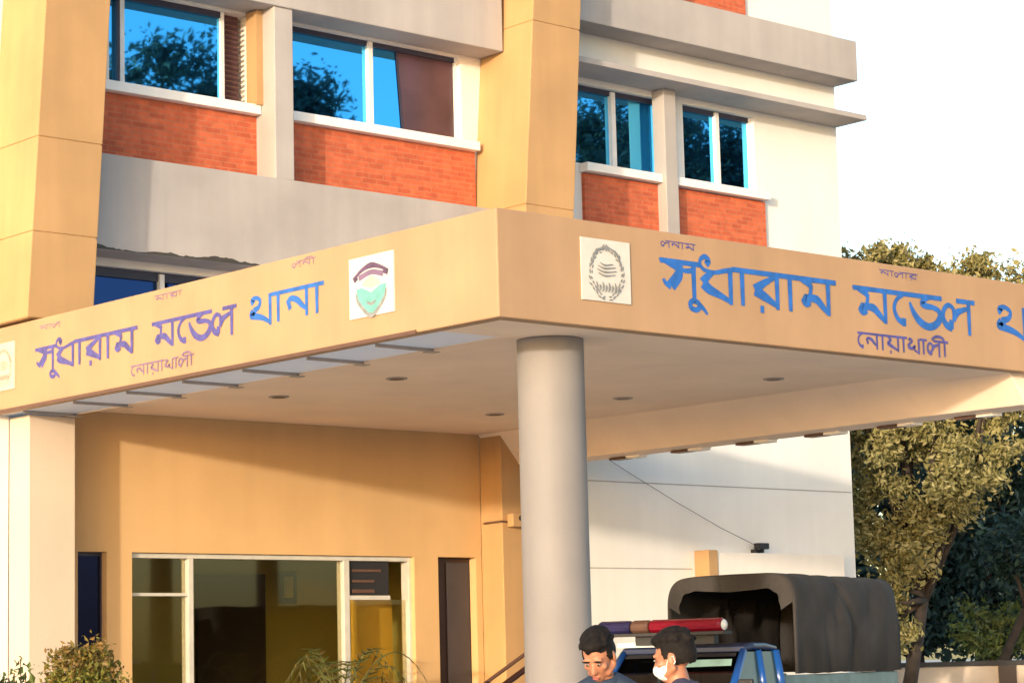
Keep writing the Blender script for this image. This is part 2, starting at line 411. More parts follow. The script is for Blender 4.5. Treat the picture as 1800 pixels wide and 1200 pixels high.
# entrance: side light, glazed front, service door
sd = MB().box(0.51, 0.86, 7.40, 7.46, 0.0, 2.90).build('side_light', M['darkframe'], st)
MB().box(0.545, 0.83, 7.388, 7.398, 0.1, 2.86).build('pane', M['navy_glass'], sd)
sf = MB()
sf.box(1.17, 5.03, 7.36, 7.50, 2.845, 2.897)
for x0, x1 in ((1.17, 1.205), (1.925, 1.99), (4.04, 4.12), (4.99, 5.03)): sf.box(x0, x1, 7.362, 7.498, 0.15, 2.845)
sf.box(1.205, 1.925, 7.37, 7.49, 2.44, 2.475); sf.box(4.12, 4.72, 7.37, 7.49, 2.40, 2.45)
sf.box(1.205, 1.925, 7.37, 7.49, 0.15, 0.22); sf.box(4.12, 4.99, 7.37, 7.49, 0.15, 0.22)
sfo = sf.build('glazed_front', M['alu'], st, bevel=0.004)
for x0, x1, z0, z1 in ((1.99, 4.04, .22, 2.845), (1.205, 1.925, 2.475, 2.845), (1.205, 1.925, .22, 2.44), (4.12, 4.99, .22, 2.40)):
    MB().box(x0, x1, 7.425, 7.433, z0, z1).build('pane', M['clear'], sfo)
MB().box(4.12, 4.72, 7.40, 7.46, 2.45, 2.845).build('transom_pane', M['dark'], sfo)
MB().box(4.18, 4.50, 7.385, 7.40, 2.48, 2.52).box(4.18, 4.50, 7.385, 7.40, 2.60, 2.63).box(4.18, 4.60, 7.385, 7.40, 2.72, 2.75).build('transom_bar', M['brown'], sfo)
do = MB().box(5.39, 5.98, 7.42, 7.47, 0.15, 2.90).build('service_door', M['wood'], st)
MB().box(5.60, 5.95, 7.405, 7.418, 0.25, 2.84).build('door_panel', M['doorgrey'], do)
MB().box(5.62, 5.65, 7.36, 7.404, 1.05, 1.25).build('handle', M['alu'], do)
# hall inside
h = MB()
h.box(0.41, 7.01, 11.0, 11.19, 0.0, 3.19); h.box(0.41, 0.5, 7.56, 11.0, 0, 3.19); h.box(6.9, 7.01, 7.56, 11.0, 0, 3.19)
h.box(0.5, 6.90, 7.56, 11.0, 3.05, 3.19); h.box(0.5, 6.9, 7.56, 11.0, 0.1, 0.15)
ho = h.build('entrance_hall', M['hall'], st)
MB().box(4.45, 5.02, 7.72, 7.78, 0.15, 2.42).build('painted_sun_panel', M['yellow'], ho)  # added yellow panel; its colour imitates sunlight on the hall wall
hd = MB().box(4.45, 5.50, 10.93, 10.995, 0.15, 2.86).build('hall_door', M['wood'], st)
MB().box(5.40, 5.44, 10.87, 10.93, 1.1, 1.3).build('handle', M['alu'], hd)
t = site_thing('wall_frame', 'small dark framed board hung on the olive hall wall', 'picture frame')
MB().box(5.76, 6.02, 10.955, 10.995, 2.48, 2.91).build('frame', M['dark'], t)
MB().box(5.82, 5.96, 10.948, 10.954, 2.56, 2.83).build('print', M['hall'], t)

# annex block on the right wall with its sunlit end painted in
an = site_thing('annex_block', 'low pale block projecting from the white wall with a painted-in sunlit yellow end', 'annex')
MB().box(9.90, 12.42, 7.06, YW - .002, 0, 3.0).build('block', M['cream'], an, bevel=0.01)
MB().box(9.72, 9.898, 7.04, YW - .003, 0, 3.03).build('painted_sunlit_end', M['orange'], an, bevel=0.01)  # warm sun on the end face put in as orange paint
fl = site_thing('floodlight', 'small black floodlight box fixed above the pale block', 'floodlight')
MB().box(10.78, 10.98, 7.12, 7.22, 3.06, 3.14).build('lamp_body', M['dark'], fl, bevel=0.01)
for x in (10.80, 10.92): MB().box(x, x + .04, 7.20, 7.295, 3.015, 3.06).build('bracket', M['dark'], fl)
wp = [(0.583 + 1.0466 * x, 0.66 + 1.0466 * y, -0.0746 + 1.0466 * z) for x, y, z in [(7.95, 7.27, 4.27), (8.5, 7.26, 4.02), (9.4, 7.25, 3.64), (10.2, 7.25, 3.33), (10.85, 7.26, 3.12)]]
tag(MB().tube(wp, 0.004, 6).build('cable', M['brown'], None, origin=(10.42, 8.25, 3.73)), 'thin dark cable sagging diagonally down the white wall to the floodlight', 'cable')

# security camera on the lower fin
sc_ = site_thing('security_camera', 'small yellowed box security camera on the lower fin beside the round column', 'security camera')
MB().box(6.14, 6.50, 6.80, 6.905, 3.24, 3.40).build('housing', M['orange'], sc_, bevel=0.015)
MB().tube([(6.27, 6.80, 3.345), (6.265, 6.76, 3.343)], [.034, .03], 16).build('lens', M['dark'], sc_, smooth=False)
MB().tube([(6.2, 6.9, 3.3), (6.05, 6.9, 3.31), (6.03, 7.2, 3.3)], .012, 8).build('bracket', M['brown'], sc_)

# ------------------------------------------------------------------ entrance canopy
ca = thing('entrance_canopy', 'flat tan entrance canopy on a round column, lettered on both fascias', 'canopy', (1.33, 0.8, 0), world_parts=True)
ZS, ZT, ZI, YB = 4.40, 5.30, 4.50, 8.29
fa = MB()
fa.prism([(0, 0), (9.2, 0), (9.2, 0.15), (0.15, 0.15), (0.15, YB), (0, YB)], 2, ZS, ZT)
fao = fa.build('fascia', M['tan'], ca, bevel=0.012)
MB().box(-0.012, -0.001, 1.05, YB - .01, ZS - .012, ZS + .022).build('drip_edge', M['brown'], fao)
sof = MB()
sof.box(0.80, 6.90, 0.90, YB, ZI, ZI + .10); sof.box(0.801, 0.86, 0.902, YB, ZS + .003, ZI - .001)
sof.box(0.152, 9.0, 0.152, 0.90, ZS + .003, ZS + .20)
sof.build('soffit', M['soffit'], ca)
MB().box(0.802, 9.0, 0.152, YB, ZI + .102, ZI + .14).build('roof_slab', M['board'], ca)
# the daylight strip down the left side: white sheets between brown ribs
skb = MB().box(0.152, 0.80, 0.902, YB, ZS + .006, ZS + .012).build('skylight_strip', M['poly'], ca)
for k in range(7):
    y = 1.80 + k * 1.0
    rb = MB(); rb.box(0.16, 0.799, y - .014, y + .014, ZS - .024, ZS + .005); rb.box(0.72, 0.84, y - .05, y + .05, ZS - .032, ZS - .0245)
    rb.build('rib', M['ribm'], skb)
MB().box(0.1505, 0.158, 0.16, YB - .01, ZS + .02, ZT - .02).build('bounce_lining', M['board'], ca)  # white liner added to bounce daylight onto the skylight sheets
# dropped beam along the right side
sb = MB(); sb.prism([(6.90, ZI), (7.25, 4.10), (7.60, 4.085), (7.60, 4.9), (6.90, 4.9)], 1, 0.16, YB - .01)
sbo = sb.build('side_beam', M['soffit'], ca, bevel=0.01)
for k in range(7):
    y = 1.0 + k * 1.05
    MB().box(7.50, 7.64, y, y + .28, 4.058, 4.084).build('slot_rim', M['brown'], sbo)
    MB().box(7.50, 7.665, y - .22, y - .004, 4.06, 4.10).build('slot_light', M['board'], sbo)
cm = MB(); cx, cy, cr_ = 1.31, 0.82, 0.292
prof = [(cr_ + .004, 0), (cr_, .05), (cr_, 4.385)]
cm.tube([(cx, cy, z) for r, z in prof] + [(cx, cy, ZS + .001)], [r for r, z in prof] + [cr_], 56)
cmo = cm.build('column', M['column'], ca, smooth=True)
for x, y in ((2.24, 6.10), (2.34, 4.23), (2.4, 2.3), (5.47, 6.31), (5.65, 4.37), (5.81, 2.28)):
    d = MB().cyl((x, y), 0.11, ZI - .012, ZI + .001, 24).build('downlight', M['ribm'], ca)
    MB().cyl((x, y), 0.075, ZI - .016, ZI - .0125, 20).build('lens', M['brown'], d)

# ------------------------------------------------------------------ lettering: broad-nib strokes
def smooth_path(p, w, n=7):
    if len(p) == 2: return [Vector(p[0]), Vector(p[1])], list(w)
    P = [Vector(q) for q in p]; P = [2 * P[0] - P[1]] + P + [2 * P[-1] - P[-2]]
    o, ww = [], []
    for i in range(1, len(P) - 2):
        for k in range(n):
            t = k / n
            a, b, c, d = P[i - 1], P[i], P[i + 1], P[i + 2]
            o.append(0.5 * ((2 * b) + (c - a) * t + (2 * a - 5 * b + 4 * c - d) * t * t + (3 * b - a - 3 * c + d) * t ** 3))
            ww.append(w[i - 1] * (1 - t) + w[i] * t)
    o.append(P[-2]); ww.append(w[-1]); return o, ww
HL = 0.075; ST = 0.095
def stem(x, a=1.0, b=-0.02): return ([(x, a), (x, b)], [ST, ST * 0.8])
def head(x0, x1): return ([(x0, 1.0), (x1, 1.0)], [HL, HL])
G = {   # glyph: (advance, strokes)
 'sa': (0.92, [([(-.02, 1.03), (.25, .95), (.45, .84)], [.04, .12, .14]), head(0, .95), ([(.50, .93), (.42, .62), (.24, .30)], [.06, .17, .18]), ([(.24, .30), (.12, .36), (.06, .48)], [.12, .07, .05]), ([(.45, .80), (.62, .78), (.78, .82)], [.06, .07, .08]), stem(.78)]),
 'u': (0.0, [([(-.14, -.02), (-.24, -.12), (-.22, -.26), (-.10, -.30), (-.02, -.20), (-.06, -.09), (-.14, -.05)], [.08] * 7), ([(-.02, -.16), (.08, -.26), (.16, -.40)], [.09, .06, .04])]),
 'dha': (0.86, [([(.16, 1.03), (.22, 1.15), (.14, 1.26), (.04, 1.18), (.02, 1.02), (.12, .88), (.36, .84), (.60, .92), (.86, 1.0)], [.10, .10, .08, .06, .06, .06, .06, .07, .07]), ([(.34, .84), (.16, .66), (.08, .50)], [.06, .12, .17]), ([(.08, .50), (.22, .34), (.48, .20), (.74, .04)], [.17, .15, .10, .07]), stem(.74, .95, -.04)]),
 'aa': (0.36, [head(-.06, .40), stem(.17)]),
 'ra': (0.84, [head(-.02, .88), ([(.62, .92), (.34, .70), (.12, .48)], [.06, .11, .17]), ([(.12, .48), (.36, .32), (.68, .08)], [.17, .14, .07]), stem(.68), ([(.24, -.06), (.33, -.06)], [.10, .10])]),
 'ma': (0.98, [([(-.03, 1.03), (.18, .95), (.36, .82)], [.04, .10, .10]), head(-.02, 1.02), ([(.36, .86), (.34, .62), (.28, .40)], [.08, .07, .08]), ([(.14, .46), (.22, .36), (.32, .40)], [.14, .20, .16]), ([(.30, .46), (.50, .42), (.64, .24), (.80, .03)], [.10, .13, .11, .07]), stem(.80)]),
 'e': (0.42, [head(.02, .46), ([(.34, .98), (.14, .80), (.06, .50), (.14, .20), (.30, .06)], [.05, .07, .08, .09, .10]), ([(.26, .10), (.36, .10)], [.13, .12])]),
 'da': (0.90, [head(-.04, .94), ([(.60, 1.0), (.44, .88), (.40, .76), (.52, .70), (.70, .68), (.86, .56), (.86, .34), (.72, .12), (.52, .05), (.30, .20), (.14, .48), (.06, .76)], [.07, .09, .11, .10, .08, .10, .13, .12, .12, .13, .10, .05])]),
 'la': (0.92, [head(.44, .96), ([(.36, .50), (.34, .74), (.20, .82), (.08, .64), (.06, .40), (.14, .18), (.30, .10)], [.07, .08, .08, .09, .09, .12, .13]), ([(.22, .22), (.34, .20)], [.15, .14]), ([(.34, .34), (.44, .60), (.58, .70), (.78, .80)], [.09, .12, .09, .06]), stem(.78, 1.0, -.08)]),
 'tha': (0.80, [([(.14, .80), (.10, .92), (.22, 1.0), (.36, .88), (.32, .66), (.14, .54)], [.12, .11, .08, .08, .09, .12]), ([(.14, .54), (.08, .40), (.20, .34), (.46, .22), (.70, .02)], [.14, .15, .13, .10, .07]), stem(.70, 1.06, -.08)]),
 'na': (0.90, [head(-.06, .94), ([(.12, .44), (.22, .52)], [.18, .18]), ([(.10, .56), (.24, .70), (.44, .60), (.58, .40), (.74, .22)], [.08, .10, .12, .11, .06]), stem(.74)]),
 'ya': (0.90, [head(-.04, .94), ([(.10, .98), (.30, .76), (.14, .50), (.34, .34), (.74, .06)], [.06, .10, .12, .12, .06]), stem(.74), ([(.24, -.08), (.33, -.08)], [.10, .10])]),
 'kha': (0.86, [([(.14, .84), (.22, .98), (.34, .84), (.18, .62), (.08, .44)], [.10, .09, .08, .09, .12]), ([(.08, .44), (.30, .32), (.50, .50), (.46, .26), (.74, .04)], [.13, .10, .08, .08, .06]), stem(.74, 1.02, -.05)]),
 'ii': (0.40, [head(-.06, .44), stem(.20), ([(.20, 1.0), (.08, 1.26), (-.24, 1.34), (-.52, 1.18), (-.56, 1.02)], [.09, .09, .09, .08, .06])]),
 ' ': (0.34, []),
}
def word(glyphs, frame, x0, x1, z0, z1, mb, bold=1.0):
    """glyphs fitted between x0..x1 and z0..z1 of a fascia face; frame maps (x, z, lift) into the world"""
    tot = sum(G[g][0] for g in glyphs); sx = (x1 - x0) / tot; sz = z1 - z0; pen = 0; lift = 0.0
    for g_ in glyphs:
        adv, strokes = G[g_]
        for pts, ws in strokes:
            q, ww = smooth_path(pts, ws); lift += 0.00025; vs_ = []
            for i, p in enumerate(q):
                t = (q[min(i + 1, len(q) - 1)] - q[max(i - 1, 0)]); t = Vector((t.x * sx, t.y * sz))
                if t.length < 1e-9: t = Vector((1, 0))
                t.normalize(); nn = Vector((-t.y, t.x)) * ww[i] * 0.5 * bold * 0.26
                c = Vector((x0 + (pen + p.x) * sx, z0 + p.y * sz))
                vs_ += [frame(c.x + nn.x, c.y + nn.y, lift), frame(c.x - nn.x, c.y - nn.y, lift)]
            mb.add(vs_, [(2 * i, 2 * i + 1, 2 * i + 3, 2 * i + 2) for i in range(len(q) - 1)])
        pen += adv
left_face = lambda x, z, e: (-0.002 - e, -x, z)            # x grows to the right as read: -Y
right_face = lambda x, z, e: (x, -0.002 - e, z)
W1 = ['sa', 'u', 'dha', 'aa', 'ra', 'aa', 'ma']; W2 = ['ma', 'e', 'da', 'la']; W3 = ['tha', 'aa', 'na', 'aa']
W4 = ['e', 'na', 'aa', 'ya', 'aa', 'kha', 'aa', 'la', 'ii']
def letters(frame, spans, mat, bold=1.0, name='lettering'):
    for wd, x0, x1, z0, z1 in spans:
        mb = MB(); word(wd, frame, x0, x1, z0, z1, mb, bold); mb.build(name, M[mat], fao)
letters(left_face, [(W1, -7.29, -5.36, 4.735, 4.975), (W2, -5.08, -3.68, 4.725, 4.97)], 'violet_letter', 1.95)
letters(left_face, [(W3, -3.46, -2.34, 4.745, 5.0)], 'blue_letter', 1.95)
letters(left_face, [(W4, -5.47, -4.37, 4.50, 4.60)], 'faded_letter', 0.8)
letters(left_face, [(['na', 'aa', 'la'], -7.20, -6.79, 5.165, 5.215), (['ma', 'aa', 'ra', 'aa'], -5.04, -4.56, 5.19, 5.24), (['la', 'na', 'ii'], -2.80, -2.44, 5.19, 5.245)], 'faded_letter', 0.4)
letters(right_face, [(W1, 1.87, 4.15, 4.735, 5.045), (W2, 4.43, 6.23, 4.725, 5.03), (W3, 6.59, 8.2, 4.72, 5.03)], 'blue_letter', 2.4)
letters(right_face, [(W4, 4.45, 5.79, 4.465, 4.605)], 'violet_letter', 1.15)
letters(right_face, [(['la', 'na', 'aa', 'ma'], 1.88, 2.31, 5.165, 5.22), (['na', 'aa', 'la', 'aa', 'ra'], 4.82, 5.38, 5.18, 5.235)], 'violet_letter', 0.4)

def ribbon(mb, frame, pts, ws, lift):
    q, ww = smooth_path(pts, ws); vs_ = []
    for i, p in enumerate(q):
        t = (q[min(i + 1, len(q) - 1)] - q[max(i - 1, 0)]); t.normalize(); nn = Vector((-t.y, t.x)) * ww[i] * 0.5
        vs_ += [frame(p.x + nn.x, p.y + nn.y, lift), frame(p.x - nn.x, p.y - nn.y, lift)]
    mb.add(vs_, [(2 * i, 2 * i + 1, 2 * i + 3, 2 * i + 2) for i in range(len(q) - 1)])
def emblem_panel(frame, x0, x1, z0, z1, mat):
    mb = MB(); e = 0.012
    c = [frame(x, z, l) for l in (-.001, e) for x, z in ((x0, z0), (x1, z0), (x1, z1), (x0, z1))]
    mb.add(c, [(0, 3, 2, 1), (4, 5, 6, 7), (0, 1, 5, 4), (1, 2, 6, 5), (2, 3, 7, 6), (3, 0, 4, 7)])
    return mb.build('emblem_panel', M[mat], fao)
def wreath(frame, cx_, cz_, r, mat, panel, seed):
    mb = MB(); random.seed(seed); L = 0.014
    for k in range(26):                                    # leaf sprays round the ring
        a = math.pi * (-0.62 + 2.24 * k / 25 * 0.5 * 1.0) if False else math.pi * (1.5 + (k - 12.5) / 13.6)
        for off, ln in ((0.0, .2), (.12, .16)):
            p = Vector((cx_ + (r * (1 - off)) * math.cos(a) * 0.86, cz_ + (r * (1 - off)) * math.sin(a)))
            t = Vector((-math.sin(a), math.cos(a))) * (1 if k > 12 else -1) + Vector((math.cos(a), math.sin(a))) * random.uniform(-.6, .6)
            t.normalize(); L += 0.0001
            ribbon(mb, frame, [p, p + t * r * ln * .5, p + t * r * ln], [r * .03, r * .075, r * .02], L)
    L += .0002; ribbon(mb, frame, [(cx_ - r * .8, cz_ + r * .25), (cx_ - r * .55, cz_ + r * .78), (cx_ - r * .12, cz_ + r * 1.0)], [r * .06, r * .10, r * .06], L)
    L += .0002; ribbon(mb, frame, [(cx_ + r * .8, cz_ + r * .25), (cx_ + r * .55, cz_ + r * .78), (cx_ + r * .12, cz_ + r * 1.0)], [r * .06, r * .10, r * .06], L)
    for k in range(9):
        a = 2 * math.pi * k / 9; L += .0001
        ribbon(mb, frame, [(cx_ + math.cos(a) * r * .03, cz_ + r * .98 + math.sin(a) * r * .03), (cx_ + math.cos(a) * r * .14, cz_ + r * .98 + math.sin(a) * r * .14)], [r * .05, r * .03], L)
    for k, (dz, wd) in enumerate(((.34, .34), (.22, .46), (.08, .5), (-.06, .44))):
        L += .0001; ribbon(mb, frame, [(cx_ - r * wd, cz_ + r * (dz + .06)), (cx_ - r * .1, cz_ + r * (dz - .03)), (cx_ + r * wd, cz_ + r * (dz + .04))], [r * .03, r * .07, r * .03], L)
    for k in range(8):
        L += .0001; x = cx_ + r * (-.56 + k * .16)
        ribbon(mb, frame, [(x, cz_ - r * (.34 + .1 * (k % 2))), (x + r * .05, cz_ - r * .52), (x - r * .02, cz_ - r * .72)], [r * .04, r * .09, r * .03], L)
    mb.build('emblem', M[mat], panel) if False else mb.build('emblem_wreath', M[mat], fao)
p1 = emblem_panel(right_face, 0.925, 1.495, 4.62, 5.15, 'emb_board'); wreath(right_face, 1.21, 4.86, 0.225, 'emb_grey', p1, 2)
p2 = emblem_panel(left_face, -8.02, -7.70, 4.62, 5.125, 'board_old'); wreath(left_face, -7.93, 4.86, 0.19, 'emb_pink', p2, 3)
p3 = emblem_panel(left_face, -1.945, -1.325, 4.615, 5.145, 'emb_board')
mb = MB(); cx_, cz_ = -1.635, 5.02
ribbon(mb, left_face, [(cx_ - .25, cz_ - .06), (cx_ - .13, cz_ + .005), (cx_, cz_ + .035), (cx_ + .13, cz_ + .005), (cx_ + .24, cz_ - .045)], [.03, .035, .055, .035, .03], .0140)
ribbon(mb, left_face, [(cx_ - .24, cz_ - .075), (cx_ - .19, cz_ - .045)], [.045, .045], .0145)
ribbon(mb, left_face, [(cx_ + .17, cz_ - .035), (cx_ + .235, cz_ - .06)], [.04, .04], .0147)
mb.build('emblem_ribbon', M['emb_dark'], fao)
mb = MB(); ribbon(mb, left_face, [(cx_ - .17, cz_ - .06), (cx_, cz_ - .025), (cx_ + .17, cz_ - .06)], [.05, .045, .05], .0143)
mb.build('emblem_scroll', M['faded_letter'], fao)
mb = MB()
sh = [(-.205, -.15), (-.13, -.145), (0, -.20), (.13, -.145), (.205, -.15), (.20, -.24), (.135, -.32), (0, -.395), (-.135, -.32), (-.20, -.24)]
mb.add([left_face(cx_ + x, cz_ + z, .0142) for x, z in sh], [tuple(range(len(sh)))]); mb.build('emblem_shield', M['emb_teal'], fao)
mb = MB(); ribbon(mb, left_face, [(cx_ - .21, cz_ - .19), (cx_ - .17, cz_ - .28), (cx_, cz_ - .40), (cx_ + .17, cz_ - .28), (cx_ + .21, cz_ - .19)], [.02, .035, .04, .035, .02], .0146)
ribbon(mb, left_face, [(cx_ - .06, cz_ - .28), (cx_, cz_ - .30), (cx_ + .06, cz_ - .28)], [.02, .03, .02], .0148)
mb.build('emblem_border', M['emb_grey'], fao)
mb = MB(); ribbon(mb, left_face, [(cx_ - .12, cz_ - .12), (cx_, cz_ - .11), (cx_ + .12, cz_ - .12)], [.03, .11, .03], .0141); mb.build('emblem_field', M['emb_pale'], fao)

# ------------------------------------------------------------------ handrail by the entrance
hr = thing('handrail', 'brown stair handrail rising to the right behind the round column', 'handrail', (5.6, 6.0, 0), world_parts=True)
hp = [(4.90, 6.0, 1.39), (5.05, 6.0, 1.47), (5.65, 6.0, 1.78), (6.4, 6.0, 2.16)]
MB().tube(hp, .022, 10).build('top_rail', M['brown'], hr)
MB().tube([(x, y, z - .17) for x, y, z in hp], .035, 10).build('lower_rail', M['wood'], hr)
for x, z in ((5.0, 1.44), (5.7, 1.80), (6.36, 2.13)): MB().tube([(x, 6.0, 0), (x, 6.0, z)], .022, 10).build('post', M['brown'], hr)
MB().ell((4.98, 6.0, 1.38), (.06, .05, .07)).build('newel_knob', M['wood'], hr)

# ------------------------------------------------------------------ plants
def leaf_cards(mb, rnd, pts, size, up=0.3, aspect=0.5):
    for p, s in pts:
        n_ = Vector((rnd.gauss(0, 1), rnd.gauss(0, 1), rnd.gauss(0, 1) + up)); n_.normalize()
        a = n_.orthogonal().normalized(); a = Matrix.Rotation(rnd.uniform(0, 6.283), 3, n_) @ a; b = n_.cross(a)
        L = size * s; W = L * aspect; c = Vector(p); fold = n_ * W * 0.25
        o = len(mb.v)
        mb.v += [tuple(c - a * L * .5), tuple(c + b * W * .5 - fold), tuple(c + a * L * .5), tuple(c - b * W * .5 - fold)]
        mb.f += [(o, o + 1, o + 2), (o, o + 2, o + 3)]
BARK = simple('bark', (0.035, 0.025, 0.02), 0.9, 0, 0.35, 7)
def tree(name, label, loc, blobs, trunk_h, trunk_r, n_leaves, leaf, mat, seed, group=None, lean=(0, 0), clumps=70, spread=0.30):
    rnd = random.Random(seed); t = thing(name, label, 'tree', loc, group=group)
    tk = MB(); top = Vector((lean[0], lean[1], trunk_h))
    tk.tube([(0, 0, -.1), (lean[0] * .3 + .04, lean[1] * .3, trunk_h * .45), top], [trunk_r * 1.25, trunk_r, trunk_r * .75], 10)
    cr = MB(); pts = []; vol = [(b[3] * b[4] * b[5]) ** .75 for b in blobs]; tot = sum(vol)
    for b, v in zip(blobs, vol):
        c = Vector(b[:3]); mid = (top + c) * .5 + Vector((rnd.gauss(0, .15), rnd.gauss(0, .15), 0))
        tk.tube([top - Vector((0, 0, .15)), mid, c + Vector((0, 0, b[5] * .4))], [trunk_r * .6, trunk_r * .35, trunk_r * .1], 7)
        nc = max(5, int(clumps * v / tot))
        for k in range(nc):
            d = Vector((rnd.gauss(0, 1), rnd.gauss(0, 1), rnd.gauss(0, 1))).normalized() * (rnd.random() ** .4)
            cc = c + Vector((d.x * b[3], d.y * b[4], d.z * b[5])); r = spread * rnd.uniform(.6, 1.35)
            if k % 3 == 0: tk.tube([c, (c + cc) * .5 + Vector((0, 0, .1)), cc], [trunk_r * .18, trunk_r * .12, trunk_r * .04], 5)
            for q in range(int(n_leaves * v / tot / nc)):
                e = Vector((rnd.gauss(0, .5), rnd.gauss(0, .5), rnd.gauss(0, .42))) * r
                pts.append((cc + e, rnd.uniform(.5, 1.55)))
    leaf_cards(cr, rnd, pts, leaf)
    tk.build('trunk', BARK, t, smooth=True); cr.build('crown', mat, t)
    return t
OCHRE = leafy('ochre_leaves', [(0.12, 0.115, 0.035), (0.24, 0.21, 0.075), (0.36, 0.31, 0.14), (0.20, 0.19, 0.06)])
DARKG = leafy('shade_dark_leaves', [(0.012, 0.035, 0.036), (0.028, 0.065, 0.045), (0.02, 0.05, 0.05)])  # building shade on the back trees put into a darker leaf colour
MIDG = leafy('mid_leaves', [(0.05, 0.08, 0.02), (0.10, 0.14, 0.03), (0.14, 0.16, 0.05)])
FARL = leafy('far_leaves', [(0.03, 0.04, 0.035), (0.06, 0.07, 0.06), (0.09, 0.09, 0.08)])
BUSHG = leafy('hedge_leaves', [(0.07, 0.09, 0.012), (0.14, 0.15, 0.02), (0.20, 0.19, 0.03), (0.12, 0.13, 0.02)])
RUST = leafy('sunlit_rusty_leaves', [(0.15, 0.14, 0.02), (0.22, 0.12, 0.03), (0.17, 0.16, 0.03)])
REDL = leafy('red_leaves', [(0.20, 0.02, 0.03), (0.30, 0.08, 0.08), (0.06, 0.07, 0.03)])
r2 = Vector((0.75, -0.66, 0))                              # sideways as the trees stand in a row
def off(u, z, d=0): return (r2.x * u + 0.66 * d, r2.y * u + 0.75 * d, z)
bl = [(*off(0.0, 6.3, .4), 1.6, 1.5, 1.2), (*off(-.3, 4.9), 1.25, 1.4, .9), (*off(.5, 4.4, -.3), .95, 1.0, .75), (*off(-.8, 3.5, -.2), .62, .8, .6), (*off(-.85, 2.5), .45, .5, .6), (*off(-.75, 1.8), .35, .4, .45), (*off(1.15, 5.9), .75, .9, .9), (*off(-1.15, 7.45), .6, .8, .42), (*off(-.45, 7.6), .6, .8, .42), (*off(.35, 7.3), .6, .7, .45), (*off(.85, 7.4), .55, .7, .42), (*off(1.35, 7.15), .5, .7, .4), (*off(-.1, 3.5, -.3), .7, .7, .45), (*off(-.55, 3.0, -.4), .5, .5, .5), (*off(-.6, 2.2, -.4), .4, .4, .5)]
tree('ochre_tree', 'tall ochre-leaved tree standing beside the white wall, sunlit', (15.78, 8.96, 0), [(b[0] + .42, b[1] - .37, *b[2:]) for b in bl], 2.6, .11, 46000, .10, OCHRE, 3, lean=(.35, -.3), clumps=270, spread=.25)
bl = [(*off(.4, 5.0), 1.7, 1.6, 1.3), (*off(1.1, 3.4), 1.4, 1.4, 1.1), (*off(-.7, 3.2, .5), 1.2, 1.2, .9), (*off(.4, 6.4, .2), 1.3, 1.2, .8), (*off(-.6, 2.4), 1.0, .9, .6), (*off(.6, 2.2), 1.2, 1.0, .6)]
tree('dark_tree', 'tree with shade painted into its dark blue-green leaves behind the ochre tree, at the right edge', (24.9, 14.3, 0), bl, 2.0, .2, 13000, .2, DARKG, 5, clumps=140, spread=.5)
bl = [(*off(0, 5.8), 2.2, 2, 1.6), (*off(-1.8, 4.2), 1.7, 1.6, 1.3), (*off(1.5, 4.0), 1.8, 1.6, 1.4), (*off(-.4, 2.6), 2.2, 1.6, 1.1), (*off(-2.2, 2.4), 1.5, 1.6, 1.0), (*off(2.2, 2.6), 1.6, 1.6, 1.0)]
tree('dark_tree', 'broad tree with leaves coloured dark for shade, farthest back, between the other two trees on the right', (27.4, 18.0, 0), bl, 1.8, .24, 14000, .24, DARKG, 6, clumps=150, spread=.55)
bl = [(*off(0, 1.9), .9, .8, .55), (*off(.8, 2.2), .7, .7, .5)]
tree('sunlit_shrub', 'yellow-green shrub catching sun above the boundary wall', (21.1, 11.2, 0), bl, 1.2, .06, 2600, .12, MIDG, 7, clumps=40, spread=.26)
tree('leaning_tree', 'thin brown tree leaning right against the boundary wall', (20.1, 10.9, 0), [(*off(1.0, 3.4), .7, .8, .6), (*off(1.5, 2.9), .6, .6, .45)], 2.4, .09, 2200, .14, DARKG, 12, lean=(.75, -.66), clumps=36, spread=.3)

# boundary wall at the far right
bw = thing('boundary_wall', 'low cream boundary wall with dark coping and posts behind the trees', 'wall', (20, 8.5, 0), world_parts=True)
d2 = Vector((0.75, -0.66, 0)); base = Vector((17.2, 11.6, 0))
def along(mb, u0, u1, t0, t1, z0, z1):
    nrm = Vector((0.66, 0.75, 0)); p = []
    for z in (z0, z1):
        for u, t in ((u0, t0), (u1, t0), (u1, t1), (u0, t1)):
            q = base + d2 * u + nrm * t; p.append((q.x, q.y, z))
    mb.add(p, [(0, 3, 2, 1), (4, 5, 6, 7), (0, 1, 5, 4), (1, 2, 6, 5), (2, 3, 7, 6), (3, 0, 4, 7)])
b1 = MB(); along(b1, -1.5, 14, 0, .2, 0, 1.42); b1.build('wall', M['pier'], bw, bevel=.01)
b2 = MB(); along(b2, -1.55, 14.05, -.04, .24, 1.422, 1.50); b2.build('coping', M['dark'], bw)
for k in range(8):
    b3 = MB(); along(b3, -1.2 + k * 2.0, -.92 + k * 2.0, -.07, -.004, 0, 1.42); b3.build('post', M['wood'], bw)

